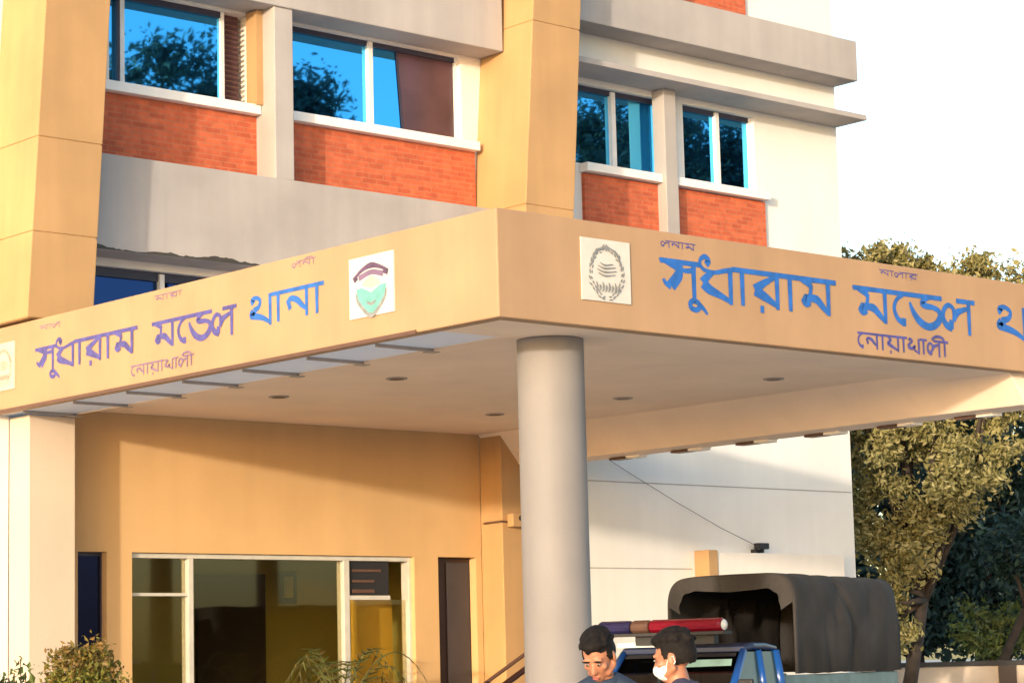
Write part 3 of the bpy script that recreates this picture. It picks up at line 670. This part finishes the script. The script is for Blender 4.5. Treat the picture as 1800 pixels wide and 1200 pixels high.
# trees across the forecourt, mirrored in the window glass
def far_tree(loc, h, r, seed, label):
    rr = random.Random(seed); bl = []
    for k in range(9):
        a = rr.uniform(0, 6.28); q = rr.uniform(.2, .9)
        bl.append((math.cos(a) * r * q, math.sin(a) * r * q, h - r * rr.uniform(.35, 1.9), r * rr.uniform(.35, .55), r * rr.uniform(.35, .55), r * rr.uniform(.25, .45)))
    bl.append((0, 0, h - r * .5, r * .5, r * .5, r * .5))
    tree('forecourt_tree', label, loc, bl, h - r * 1.9, .22, 15000, .15, FARL, seed, group='trees across the forecourt', clumps=120, spread=.55)
FT = [((14.3, -10.0, 0), 15.2, 2.3, 21, 'leafy tree mirrored in the upper left blue window'),
      ((16.6, -9.5, 0), 14.5, 1.3, 24, 'slim tree mirrored at the left edge of the middle blue window'),
      ((24.6, -7.4, 0), 14.9, 2.7, 22, 'tall tree mirrored in the left pair of right-hand window panes'),
      ((26.4, -7.6, 0), 14.7, 2.4, 27, 'dense tree mirrored beside the post between the right-hand windows'),
      ((28.0, -6.5, 0), 14.6, 2.7, 23, 'tall tree mirrored in the far right window panes')]
for a in FT: far_tree(*a)

# ------------------------------------------------------------------ shrubs at the lower left
def shrub(loc, label, w_, z0, z1, seed, mat, nl=2600, leaf=.06, sunlit_top=False):
    rnd = random.Random(seed); t = thing('clipped_shrub', label, 'shrub', loc); pts = []
    zc = (z0 + z1) / 2; rz = (z1 - z0) / 2
    for k in range(nl):
        d = Vector((rnd.gauss(0, 1), rnd.gauss(0, 1), rnd.gauss(0, 1))).normalized() * (rnd.random() ** .28)
        lump = 1 + .30 * noise.noise(d * 2.6 + Vector((seed, 0, 0))) + (rnd.uniform(0, .22) if rnd.random() < .10 else 0)
        pts.append((Vector((d.x * w_ * lump, d.y * w_ * lump, zc + d.z * rz * lump)), rnd.uniform(.6, 1.3)))
    tk = MB().tube([(0, 0, 0), (.01, 0, z0 + .1)], [.035, .025], 8)
    for k in range(7):
        a = k * .9; tk.tube([(.01, 0, z0), (math.cos(a) * w_ * .5, math.sin(a) * w_ * .5, zc)], [.015, .006], 5)
    tk.build('stem', BARK, t)
    cut = zc + rz * .38 if sunlit_top else 1e9
    lo_ = [p for p in pts if p[0].z + rnd.gauss(0, .08) < cut]; hi_ = [p for p in pts if p not in lo_] if sunlit_top else []
    cr = MB(); leaf_cards(cr, rnd, lo_, leaf); cr.build('foliage', mat, t)
    if hi_: ct = MB(); leaf_cards(ct, rnd, hi_, leaf, up=1.0); ct.build('painted_sunlit_top', RUST, t)  # sun on the shrub's top put into rustier leaf colours
shrub((-2.38, 2.45, 0), 'round clipped shrub with its sunlit top coloured rusty in front of the cream pier', .33, .95, 1.92, 31, BUSHG, 5200, .055, True)
shrub((-2.95, 2.95, 0), 'green shrub at the lower left corner', .24, .9, 1.62, 33, MIDG, 2000, .07)
rnd = random.Random(41); t = thing('leafy_sapling', 'spindly sapling with upright stems between the two lower left shrubs', 'plant', (-2.72, 2.75, 0))
sm = MB(); lf_ = MB(); pts = []
for k in range(5):
    a = rnd.uniform(0, 6.28); tip = Vector((math.cos(a) * .14, math.sin(a) * .14, rnd.uniform(1.55, 1.80)))
    sm.tube([(0, 0, 0), (tip.x * .5, tip.y * .5, .8), tip], [.014, .01, .004], 6)
    for q in range(26): pts.append((Vector((0, 0, 0)).lerp(tip, rnd.uniform(.6, 1.02)) + Vector((rnd.gauss(0, .03), rnd.gauss(0, .03), rnd.gauss(0, .02))), rnd.uniform(.7, 1.2)))
leaf_cards(lf_, rnd, pts, .085, aspect=.55); sm.build('stem', BARK, t); lf_.build('foliage', MIDG, t)

# potted palm before the glazed front
pp = thing('potted_palm', 'potted palm with drooping fronds before the glazed entrance', 'plant', (4.15, 7.6, 0.13))
rnd = random.Random(51); pot = MB()
pot.tube([(0, 0, 0), (0, 0, .06), (0, 0, .42), (0, 0, .46)], [.17, .18, .26, .27], 24); pot.build('pot', simple('terracotta', (.30, .10, .05), .8), pp, smooth=True)
PALM = leafy('palm_leaves', [(.05, .07, .015), (.10, .11, .03), (.08, .06, .02)], trans=.15)
MB().tube([(0, 0, .4), (0, 0, .95)], [.05, .035], 10).build('stalk', BARK, pp)
for k in range(13):
    a = k * 2.4 + rnd.uniform(-.2, .2); reach = rnd.uniform(.55, .95); peak = rnd.uniform(1.45, 1.85)
    q = [Vector((math.cos(a) * reach * s, math.sin(a) * reach * s, .9 + (peak - .9) * math.sin(min(s * 2.1, math.pi * .98)) * 1.0 - .25 * s * s)) for s in [i / 12 for i in range(13)]]
    fr = MB(); fr.tube(q, [.012 - .0008 * i for i in range(13)], 5)
    for i in range(3, 13):
        tdir = (q[i] - q[i - 1]).normalized(); side = tdir.cross(Vector((0, 0, 1))).normalized()
        for s_ in (-1, 1):
            tip = q[i] + side * s_ * .17 * math.sin(math.pi * (i - 1) / 13) + tdir * .12 - Vector((0, 0, .05)); wv = tdir * .018
            fr.add([q[i] - wv, q[i] + wv, tip], [(0, 1, 2)])
    fr.build('frond', PALM, pp)

# ------------------------------------------------------------------ police pickup with canvas cover (x forward, y to its left)
CARBLUE = simple('blue_car_paint', (0.008, 0.07, 0.30), 0.25, 0.0, 0.05, 3)
CARNAVY = simple('dark_navy_paint', (0.010, 0.018, 0.06), 0.3, 0, .05, 3); TINT = simple('tinted_window', (0.03, 0.055, 0.065), 0.2, 0, .1, 3, .35); PALETEAL = simple('pale_teal_reflection', (0.30, 0.50, 0.48), 0.3, 0, .2, 5)
CANVAS = paint('brown_canvas', (0.036, 0.032, 0.033), rough=0.9, var=0.35, scale=2.2, bump=0.4, stain=0.35, stain_col=(0.035, 0.03, 0.035))
CARGLASS = clear_glass('car_glass', (0.05, 0.08, 0.09), 0.30)
RUBBER = simple('tyre_rubber', (0.02, 0.02, 0.02), 0.85); RED = simple('red_lens', (0.16, 0.003, 0.014), 0.25, 0, .15); BLUEL = simple('navy_lens', (0.02, 0.018, 0.07), 0.25, 0, .15)
BEDTEAL = simple('faded_teal_paint', (0.10, 0.17, 0.19), 0.5, 0, .2)
WHITEC = simple('white_enamel', (0.75, 0.74, 0.72), 0.3, 0, .04)
tr = thing('police_pickup', 'blue police pickup truck with light bar and brown canvas rear cover', 'truck', (5.25, 3.09, 0), math.atan2(-.316, -.951))
def xsec(mb, secs):
    """loft of cross-sections, each (x, [(y, z) ...])"""
    o = len(mb.v); k = len(secs[0][1])
    for x, s in secs: mb.v += [(x, y, z) for y, z in s]
    for i in range(len(secs) - 1):
        for j in range(k): mb.f.append((o + i * k + j, o + (i + 1) * k + j, o + (i + 1) * k + (j + 1) % k, o + i * k + (j + 1) % k))
    mb.f.append(tuple(o + j for j in range(k))); mb.f.append(tuple(o + (len(secs) - 1) * k + j for j in range(k - 1, -1, -1)))
def half(w_, z0, z1, r=.06): return [(-w_ + .03, z0), (-w_, z0 + r), (-w_, z1 - r), (-w_ + r, z1), (w_ - r, z1), (w_, z1 - r), (w_, z0 + r), (w_ - .03, z0)]
body = MB()
xsec(body, [(-.62, half(.80, .45, 1.12)), (.75, half(.81, .42, 1.12)), (1.2, half(.80, .42, 1.06)), (1.85, half(.70, .42, .98)), (1.98, half(.64, .46, .88))])
bo = body.build('body', CARBLUE, tr, smooth=False, bevel=.02)
roof = MB()
xsec(roof, [(-.60, half(.72, 1.69, 1.755, .02)), (-.3, half(.73, 1.71, 1.785, .02)), (.0, half(.73, 1.71, 1.785, .02)), (.18, half(.70, 1.69, 1.75, .02))])
roof.build('cab_roof', CARNAVY, tr, bevel=.015)
for s in (-1, 1):
    for a_, b_, r_ in (((.16, s * .68, 1.70), (.78, s * .76, 1.12), .04), ((-.16, s * .70, 1.70), (-.14, s * .785, 1.12), .038), ((-.58, s * .70, 1.70), (-.60, s * .78, 1.12), .05)):
        MB().tube([a_, b_], [r_, r_ * 1.2], 8).build('pillar', CARBLUE, tr, smooth=True)
def quad(name, pts, mat): return MB().add(pts, [(0, 1, 2, 3)]).build(name, mat, tr)
quad('windscreen', [(.17, -.66, 1.70), (.17, .66, 1.70), (.79, .74, 1.12), (.79, -.74, 1.12)], CARGLASS)
for s in (-1, 1): quad('side_window', [(.14, s * .69, 1.69), (-.58, s * .705, 1.69), (-.6, s * .78, 1.13), (.74, s * .765, 1.13)], TINT)
quad('rear_window', [(-.6, -.62, 1.68), (-.6, .62, 1.68), (-.61, .68, 1.14), (-.61, -.68, 1.14)], CARGLASS)
MB().box(.02, .21, -.74, -.08, 1.76, 1.815).build('roof_sign', WHITEC, tr, bevel=.008)
MB().add([(.262, -.10, 1.622), (.262, .60, 1.622), (.335, .62, 1.555), (.335, -.16, 1.545)], [(0, 1, 2, 3)]).build('windscreen_reflection', PALETEAL, tr)  # bright reflection on the windscreen painted as a teal band
MB().add([(.195, -.62, 1.684), (.195, .62, 1.684), (.235, .625, 1.648), (.235, -.63, 1.648)], [(0, 1, 2, 3)]).build('windscreen_seal', M['dark'], tr)
MB().box(.10, .17, -.56, .56, 1.60, 1.68).build('sun_visor', M['brown'], tr)
lb = MB().box(.14, .25, -.5, .4, 1.78, 1.875).box(.16, .36, -.86, .56, 1.875, 1.905).build('light_bar', M['dark'], tr)
def lens(y0, y1, mat, nm):
    q = MB(); ys = [y0, y0 + .03, y1 - .03, y1]; rr = [.05, .066, .066, .055]
    q.tube([(.26, y, 1.975) for y in ys], rr, 14); q.v = [(.26 + (v[0] - .26) * 1.7, v[1], 1.968 + (v[2] - 1.975) * 1.12) for v in q.v]; q.build(nm, mat, lb, smooth=False, bevel=.004)
lens(-.90, -.52, BLUEL, 'navy_lens'); lens(-.515, -.305, M['brown'], 'siren_housing'); lens(-.30, .52, RED, 'red_lens'); lens(.525, .555, WHITEC, 'end_cap')
for s in (-1, 1):
    mr = MB().tube([(.62, s * .74, 1.18), (.66, s * .88, 1.22)], .015, 6).build('wing_mirror', M['dark'], tr)
    MB().box(.62, .68, s * .84, s * 1.0, 1.20, 1.42).build('mirror_head', M['dark'], mr, bevel=.015)
    MB().box(1.93, 2.0, s * .44, s * .66, .66, .80).build('headlight', M['alu'], tr, bevel=.02)
MB().box(1.97, 2.0, -.40, .40, .60, .80).build('grille', M['dark'], tr, bevel=.01)
MB().box(1.95, 2.10, -.74, .74, .38, .54).build('bumper', M['dark'], tr, bevel=.03)
MB().box(-.55, -.25, .46, .12, .6, 1.3).box(-.55, -.25, -.55, -.1, .6, 1.3).build('seat', M['dark'], tr, bevel=.05)
MB().tube([(.35 + .16 * math.cos(a) * .5, .33 + .18 * math.sin(a), 1.12 + .16 * math.cos(a)) for a in [i * math.pi / 8 for i in range(17)]], .016, 8).build('steering_wheel', M['dark'], tr)
bed = MB(); bed.box(-4.05, -.78, -.72, -.68, .60, 1.44); bed.box(-4.05, -.78, .68, .72, .60, 1.44); bed.box(-4.05, -.78, -.68, .68, .58, .64); bed.box(-4.05, -4.01, -.68, .68, .64, 1.30)
bed.build('cargo_bed', BEDTEAL, tr, bevel=.012)
# canvas: an arched shell with folds, open towards the cab
nx, na = 44, 48; cv = MB(); th = .02
def arch(x, j, inset):
    """superellipse arch, sagging between the hoops, rippled on the sides"""
    a = math.pi * j / na; c, s = math.cos(a), math.sin(a)
    w_ = .75 - inset; hh = 1.08 - inset
    y = w_ * (abs(c) ** .24) * (1 if c > 0 else -1); z = 1.45 + hh * (abs(s) ** .30)
    u = (x + 2.42) / 1.80; hoop = .5 + .5 * math.cos(u * 2 * math.pi * 3)
    z -= .022 * (1 - hoop) * s + (.05 * (1 - u) if False else 0)
    side = abs(c) ** 1.5
    rip = .012 * math.sin(x * 7 + z * 6.5) + .050 * noise.noise((x * 1.7 + z * 1.1, z * .8, 3.1)) + .028 * noise.noise((x * 4.6 - z * 3.0, z * 1.2, 8.1)) - .03 * math.exp(-((x + 2.9 - (z - 1.5) * .55) / .06) ** 2) - .022 * math.exp(-((x + 2.0 + (z - 1.5) * .4) / .05) ** 2)
    y += rip * side * (1 if c > 0 else -1)
    z += .012 * noise.noise((x * 4, y * 4, 1.7)); return (x, y, z)
for inset in (0, th):
    for i in range(nx + 1):
        for j in range(na + 1): cv.v.append(arch(-4.05 + 3.02 * i / nx, j, inset))
N1 = (nx + 1) * (na + 1)
for i in range(nx):
    for j in range(na):
        a = i * (na + 1) + j; b = (i + 1) * (na + 1) + j
        cv.f.append((a, a + 1, b + 1, b)); cv.f.append((N1 + a, N1 + b, N1 + b + 1, N1 + a + 1))
for i in (0, nx):
    for j in range(na):
        a = i * (na + 1) + j; cv.f.append((a, N1 + a, N1 + a + 1, a + 1))
for j in (0, na):
    for i in range(nx):
        a = i * (na + 1) + j; cv.f.append((a, a + na + 1, N1 + a + na + 1, N1 + a))
cvo = cv.build('canvas_cover', CANVAS, tr, smooth=True)
# valance hanging from the front hoop, and the closed back
va = MB(); lo = [];
for j in range(5, na - 4):
    p = arch(-1.03, j, .01); depth = .17 + .008 * math.sin(j * .9); cen = Vector((p[1], p[2])); d = (Vector((0, 1.75)) - cen).normalized() * depth
    lo.append(((-1.022, p[1], p[2]), (-1.010 + .006 * math.sin(j * 1.1), p[1] + d.x, p[2] + d.y)))
for a, b in zip(lo[:-1], lo[1:]): va.add([a[0], b[0], b[1], a[1]], [(0, 1, 2, 3)])
va.build('front_valance', CANVAS, cvo)
bk = MB(); pts_ = [arch(-4.04, j, .012) for j in range(na + 1)]; bk.add(pts_, [tuple(range(na + 1))]); bk.build('rear_flap', CANVAS, cvo)
for x in (1.32, -2.6):
    for s in (-1, 1):
        wh = MB(); wh.tube([(x, s * .56, .33), (x, s * .575, .33), (x, s * .74, .33), (x, s * .755, .33)], [.28, .33, .33, .28], 28)
        wo = wh.build('wheel', RUBBER, tr, smooth=False, bevel=.02)
        MB().tube([(x, s * .70, .33), (x, s * .765, .33)], [.19, .17], 22).build('rim', M['alu'], wo)
MB().box(-3.8, 1.8, -.35, .35, .36, .46).build('chassis', M['dark'], tr)

# ------------------------------------------------------------------ people
SKIN = simple('skin', (0.36, 0.15, 0.085), 0.5, 0, .1, 12); HAIR = simple('black_hair', (0.009, 0.007, 0.007), 0.75, 0, .3, 30, .15)
NAVY = simple('navy_cloth', (0.013, 0.027, 0.06), 0.85, 0, .2, 14); VIOLN = simple('slate_violet_cloth', (0.03, 0.03, 0.065), 0.85, 0, .2, 14)
TROUS = simple('dark_trousers', (0.03, 0.03, 0.04), 0.85, 0, .2, 14); SHOE = simple('black_shoe', (.015, .013, .012), .4)
EYEW = simple('eye_white', (.38, .33, .30), .3); LIP = simple('lips', (.30, .08, .07), .45); MASK = simple('white_mask', (.75, .76, .78), .8)
def remesh(mb, voxel, it=6):
    me = bpy.data.meshes.new('tmp'); me.from_pydata(mb.v, [], mb.f); o = bpy.data.objects.new('tmp', me); COL.objects.link(o)
    md = o.modifiers.new('r', 'REMESH'); md.mode = 'VOXEL'; md.voxel_size = voxel
    ms_ = o.modifiers.new('s', 'SMOOTH'); ms_.factor = .5; ms_.iterations = it
    dg = bpy.context.evaluated_depsgraph_get(); me2 = bpy.data.meshes.new_from_object(o.evaluated_get(dg))
    bpy.data.objects.remove(o); me2.materials.clear()
    for p in me2.polygons: p.use_smooth = True
    return me2
def mesh_obj(name, me, mat, parent):
    me.name = name; me.materials.append(mat); o = bpy.data.objects.new(name, me); COL.objects.link(o); o.parent = parent; return o
def person(label, loc, rz, pitch, yaw, shirt, seed, mask=False, scale=1.0, collar=True):
    t = thing('person', label, 'person', loc, rz); t.scale = (scale,) * 3
    HB = Matrix.Translation((0, .0, 1.475)) @ Matrix.Rotation(yaw, 4, 'Z') @ Matrix.Rotation(pitch, 4, 'X')
    H3 = HB.to_3x3()
    def hp_(x, y, z): return HB @ Vector((x, y, z))          # head space: origin at the neck root, face towards -y
    def limbs(mb, add=0.0, parts=('torso', 'arm', 'fore', 'leg')):
        if 'torso' in parts:
            mb.ell((0, .01, .94), (.165 + add, .12 + add, .13 + add)); mb.ell((0, .0, 1.10), (.145 + add, .105 + add, .16 + add))
            mb.ell((0, .0, 1.27), (.17 + add, .118 + add, .17 + add)); mb.caps((-.145, .015, 1.385), (.145, .015, 1.385), .062 + add, .062 + add)
            for s in (-1, 1): mb.caps((s * .15, .015, 1.40), (s * .04, .02, 1.455), .045 + add, .05 + add)
        for s in (-1, 1):
            sh = Vector((s * .195, .01, 1.375)); el = Vector((s * .245, .05, 1.09)); wr = Vector((s * .17, -.17, 1.0))
            if 'arm' in parts: mb.caps(sh, el, .055 + add, .043 + add)
            if 'fore' in parts: mb.caps(el, wr, .042 + add, .028 + add)
            if 'leg' in parts:
                mb.caps((s * .09, .01, .88), (s * .1, -.01, .49), .085 + add, .058 + add); mb.caps((s * .1, -.01, .49), (s * .105, .02, .09), .056 + add, .038 + add)
    mb = MB(); limbs(mb)
    mb.caps((0, .015, 1.42), hp_(0, .0, .06), .056, .052)
    mb.ell(hp_(0, .012, .165), (.074, .094, .086), H3); mb.ell(hp_(0, -.022, .115), (.060, .066, .080), H3)
    mb.ell(hp_(0, -.052, .052), (.030, .030, .024), H3)                                   # chin
    for s in (-1, 1):
        mb.caps(hp_(s * .045, -.035, .065), hp_(s * .062, .01, .085), .018, .018)          # jaw
        mb.ell(hp_(s * .042, -.058, .115), (.022, .018, .018), H3)                         # cheekbone
        mb.ell(hp_(s * .030, -.078, .158), (.026, .012, .010), H3)                         # brow ridge
        mb.ell(hp_(s * .077, .012, .125), (.010, .020, .032), H3 @ Matrix.Rotation(s * .35, 3, 'Z'))   # ear
        hd_ = Vector((s * .17, -.17, 1.0)); f_ = Vector((-s * .35, -.93, -.05)).normalized(); up_ = Vector((0, .05, 1)); sd_ = f_.cross(up_).normalized()
        mb.caps(hd_, hd_ + f_ * .075, .026, .034)                                          # palm
        for k, ln in enumerate((.062, .072, .068, .052)):
            r0 = hd_ + f_ * .085 + sd_ * (.027 - .018 * k); m_ = r0 + f_ * ln * .55 - up_ * .006; e_ = m_ + f_ * ln * .35 - up_ * .028
            mb.caps(r0, m_, .0095, .0088, 8); mb.caps(m_, e_, .0088, .0075, 8)
        r0 = hd_ + f_ * .03 + up_ * .022 - sd_ * s * .012; mb.caps(r0, r0 + f_ * .045 + up_ * .018, .012, .010, 8); mb.caps(r0 + f_ * .045 + up_ * .018, r0 + f_ * .075 + up_ * .014, .010, .008, 8)
        mb.caps((s * .105, .03, .06), (s * .12, -.13, .04), .04, .034)
    mb.caps(hp_(0, -.082, .140), hp_(0, -.100, .100), .009, .014); mb.ell(hp_(0, -.092, .098), (.019, .014, .010), H3)   # nose
    mb.ell(hp_(0, -.080, .068), (.024, .012, .009), H3)                                     # mouth
    body_ = mesh_obj('body', remesh(mb, .0075, 4), SKIN, t)
    # eyes, lips, brows
    ey = MB(); br = MB(); lp = MB()
    for s in (-1, 1):
        ey.ell(hp_(s * .030, -.0835, .139), (.0115, .006, .0042), H3, 10, 6); br.ell(hp_(s * .031, -.089, .158), (.022, .006, .0045), H3, 10, 6)
    lp.ell(hp_(0, -.091, .070), (.021, .005, .0035), H3, 12, 6).ell(hp_(0, -.090, .063), (.018, .006, .0045), H3, 12, 6)
    eo = ey.build('eyes', EYEW, t, smooth=True); ir = MB()
    for s in (-1, 1): ir.ell(hp_(s * .030, -.0885, .1385), (.0055, .003, .0055), H3, 8, 6)
    ir.build('irises', HAIR, eo); br.build('eyebrows', HAIR, t, smooth=True)
    if not mask: lp.build('lips', LIP, t, smooth=True)
    # hair: tufted cap
    rnd = random.Random(seed); hb = MB(); hb.ell((0, .018, .182), (.080, .098, .088)); hb.ell((0, .045, .15), (.075, .072, .085)); hb.ell((0, -.035, .228), (.062, .060, .036))
    for k in range(90):
        a = rnd.uniform(0, 6.283); e = rnd.uniform(.25, 1.45)
        p = Vector((.078 * math.cos(a) * math.cos(e), .018 + .096 * math.sin(a) * math.cos(e), .185 + .088 * math.sin(e)))
        if p.y < -.05 and p.z < .215: continue
        hb.ell(p, (.017, .02, .014), None, 8, 5)
    for s in (-1, 1): hb.ell((s * .070, -.01, .150), (.010, .020, .038), None, 8, 6)
    hm = remesh(hb, .006, 2)
    bm = bmesh.new(); bm.from_mesh(hm)
    kill = [v for v in bm.verts if (v.co.y < -.038 and v.co.z < .196 + .012 * math.sin(v.co.x * 90)) or (v.co.z < .095) or (v.co.y < .0 and v.co.z < .13)]
    bmesh.ops.delete(bm, geom=kill, context='VERTS'); bm.to_mesh(hm); bm.free(); hm.transform(HB)
    mesh_obj('hair', hm, HAIR, t)
    sh_ = MB(); limbs(sh_, .014, ('torso', 'arm')); 
    for s in (-1, 1):
        el = Vector((s * .245, .05, 1.09)); wr = Vector((s * .17, -.17, 1.0)); sh_.caps(el, el.lerp(wr, .85), .057, .042)
    shm = remesh(sh_, .012, 5)
    so_ = mesh_obj('shirt', shm, shirt, t)
    co_ = MB(); pts_ = [(.068 * math.cos(a), .012 + .066 * math.sin(a), 1.478 - .018 * max(0, -math.sin(a))) for a in [i * math.pi / 14 for i in range(29)]]
    co_.tube(pts_, .021, 10, cap=False); co_.build('collar', shirt, so_, smooth=True)
    tm = MB(); limbs(tm, .016, ('leg',)); tm.ell((0, .01, .93), (.178, .133, .12)); mesh_obj('trousers', remesh(tm, .012, 5), TROUS, t)
    for s in (-1, 1):
        q = MB(); q.caps((s * .105, .04, .055), (s * .122, -.14, .045), .050, .044); q.caps((s * .105, .03, .06), (s * .105, .025, .12), .048, .046)
        mesh_obj('shoe', remesh(q, .01, 4), SHOE, t)
    if mask:
        mk = MB(); mk.ell((0, -.030, .082), (.066, .074, .050)); mk.ell((0, -.088, .09), (.022, .026, .03)); mm = remesh(mk, .005, 4)
        bm = bmesh.new(); bm.from_mesh(mm); bmesh.ops.delete(bm, geom=[v for v in bm.verts if v.co.y > -.018], context='VERTS'); bm.to_mesh(mm); bm.free(); mm.transform(HB)
        mo = mesh_obj('face_mask', mm, MASK, t)
        lo_ = MB()
        for s in (-1, 1):
            lo_.tube([hp_(s * .064, -.02, .105), hp_(s * .078, .0, .135), hp_(s * .082, .028, .14), hp_(s * .078, .03, .11), hp_(s * .064, -.02, .07)], .0022, 5)
        lo_.build('ear_loop', MASK, mo)
    return t
face_cam = math.atan2(-.66, -.75) + math.pi / 2           # turns the -y face towards the viewpoint
person('person in navy shirt with bare face looking down beside the round column', (-4.12, -5.417, 0), face_cam - .22, R(31), -.1, NAVY, 61, scale=1.03)
person('person in slate shirt and white mask, turned away to the left', (-4.415, -6.232, 0), face_cam - 1.75, R(10), -.1, VIOLN, 67, mask=True, scale=1.008)
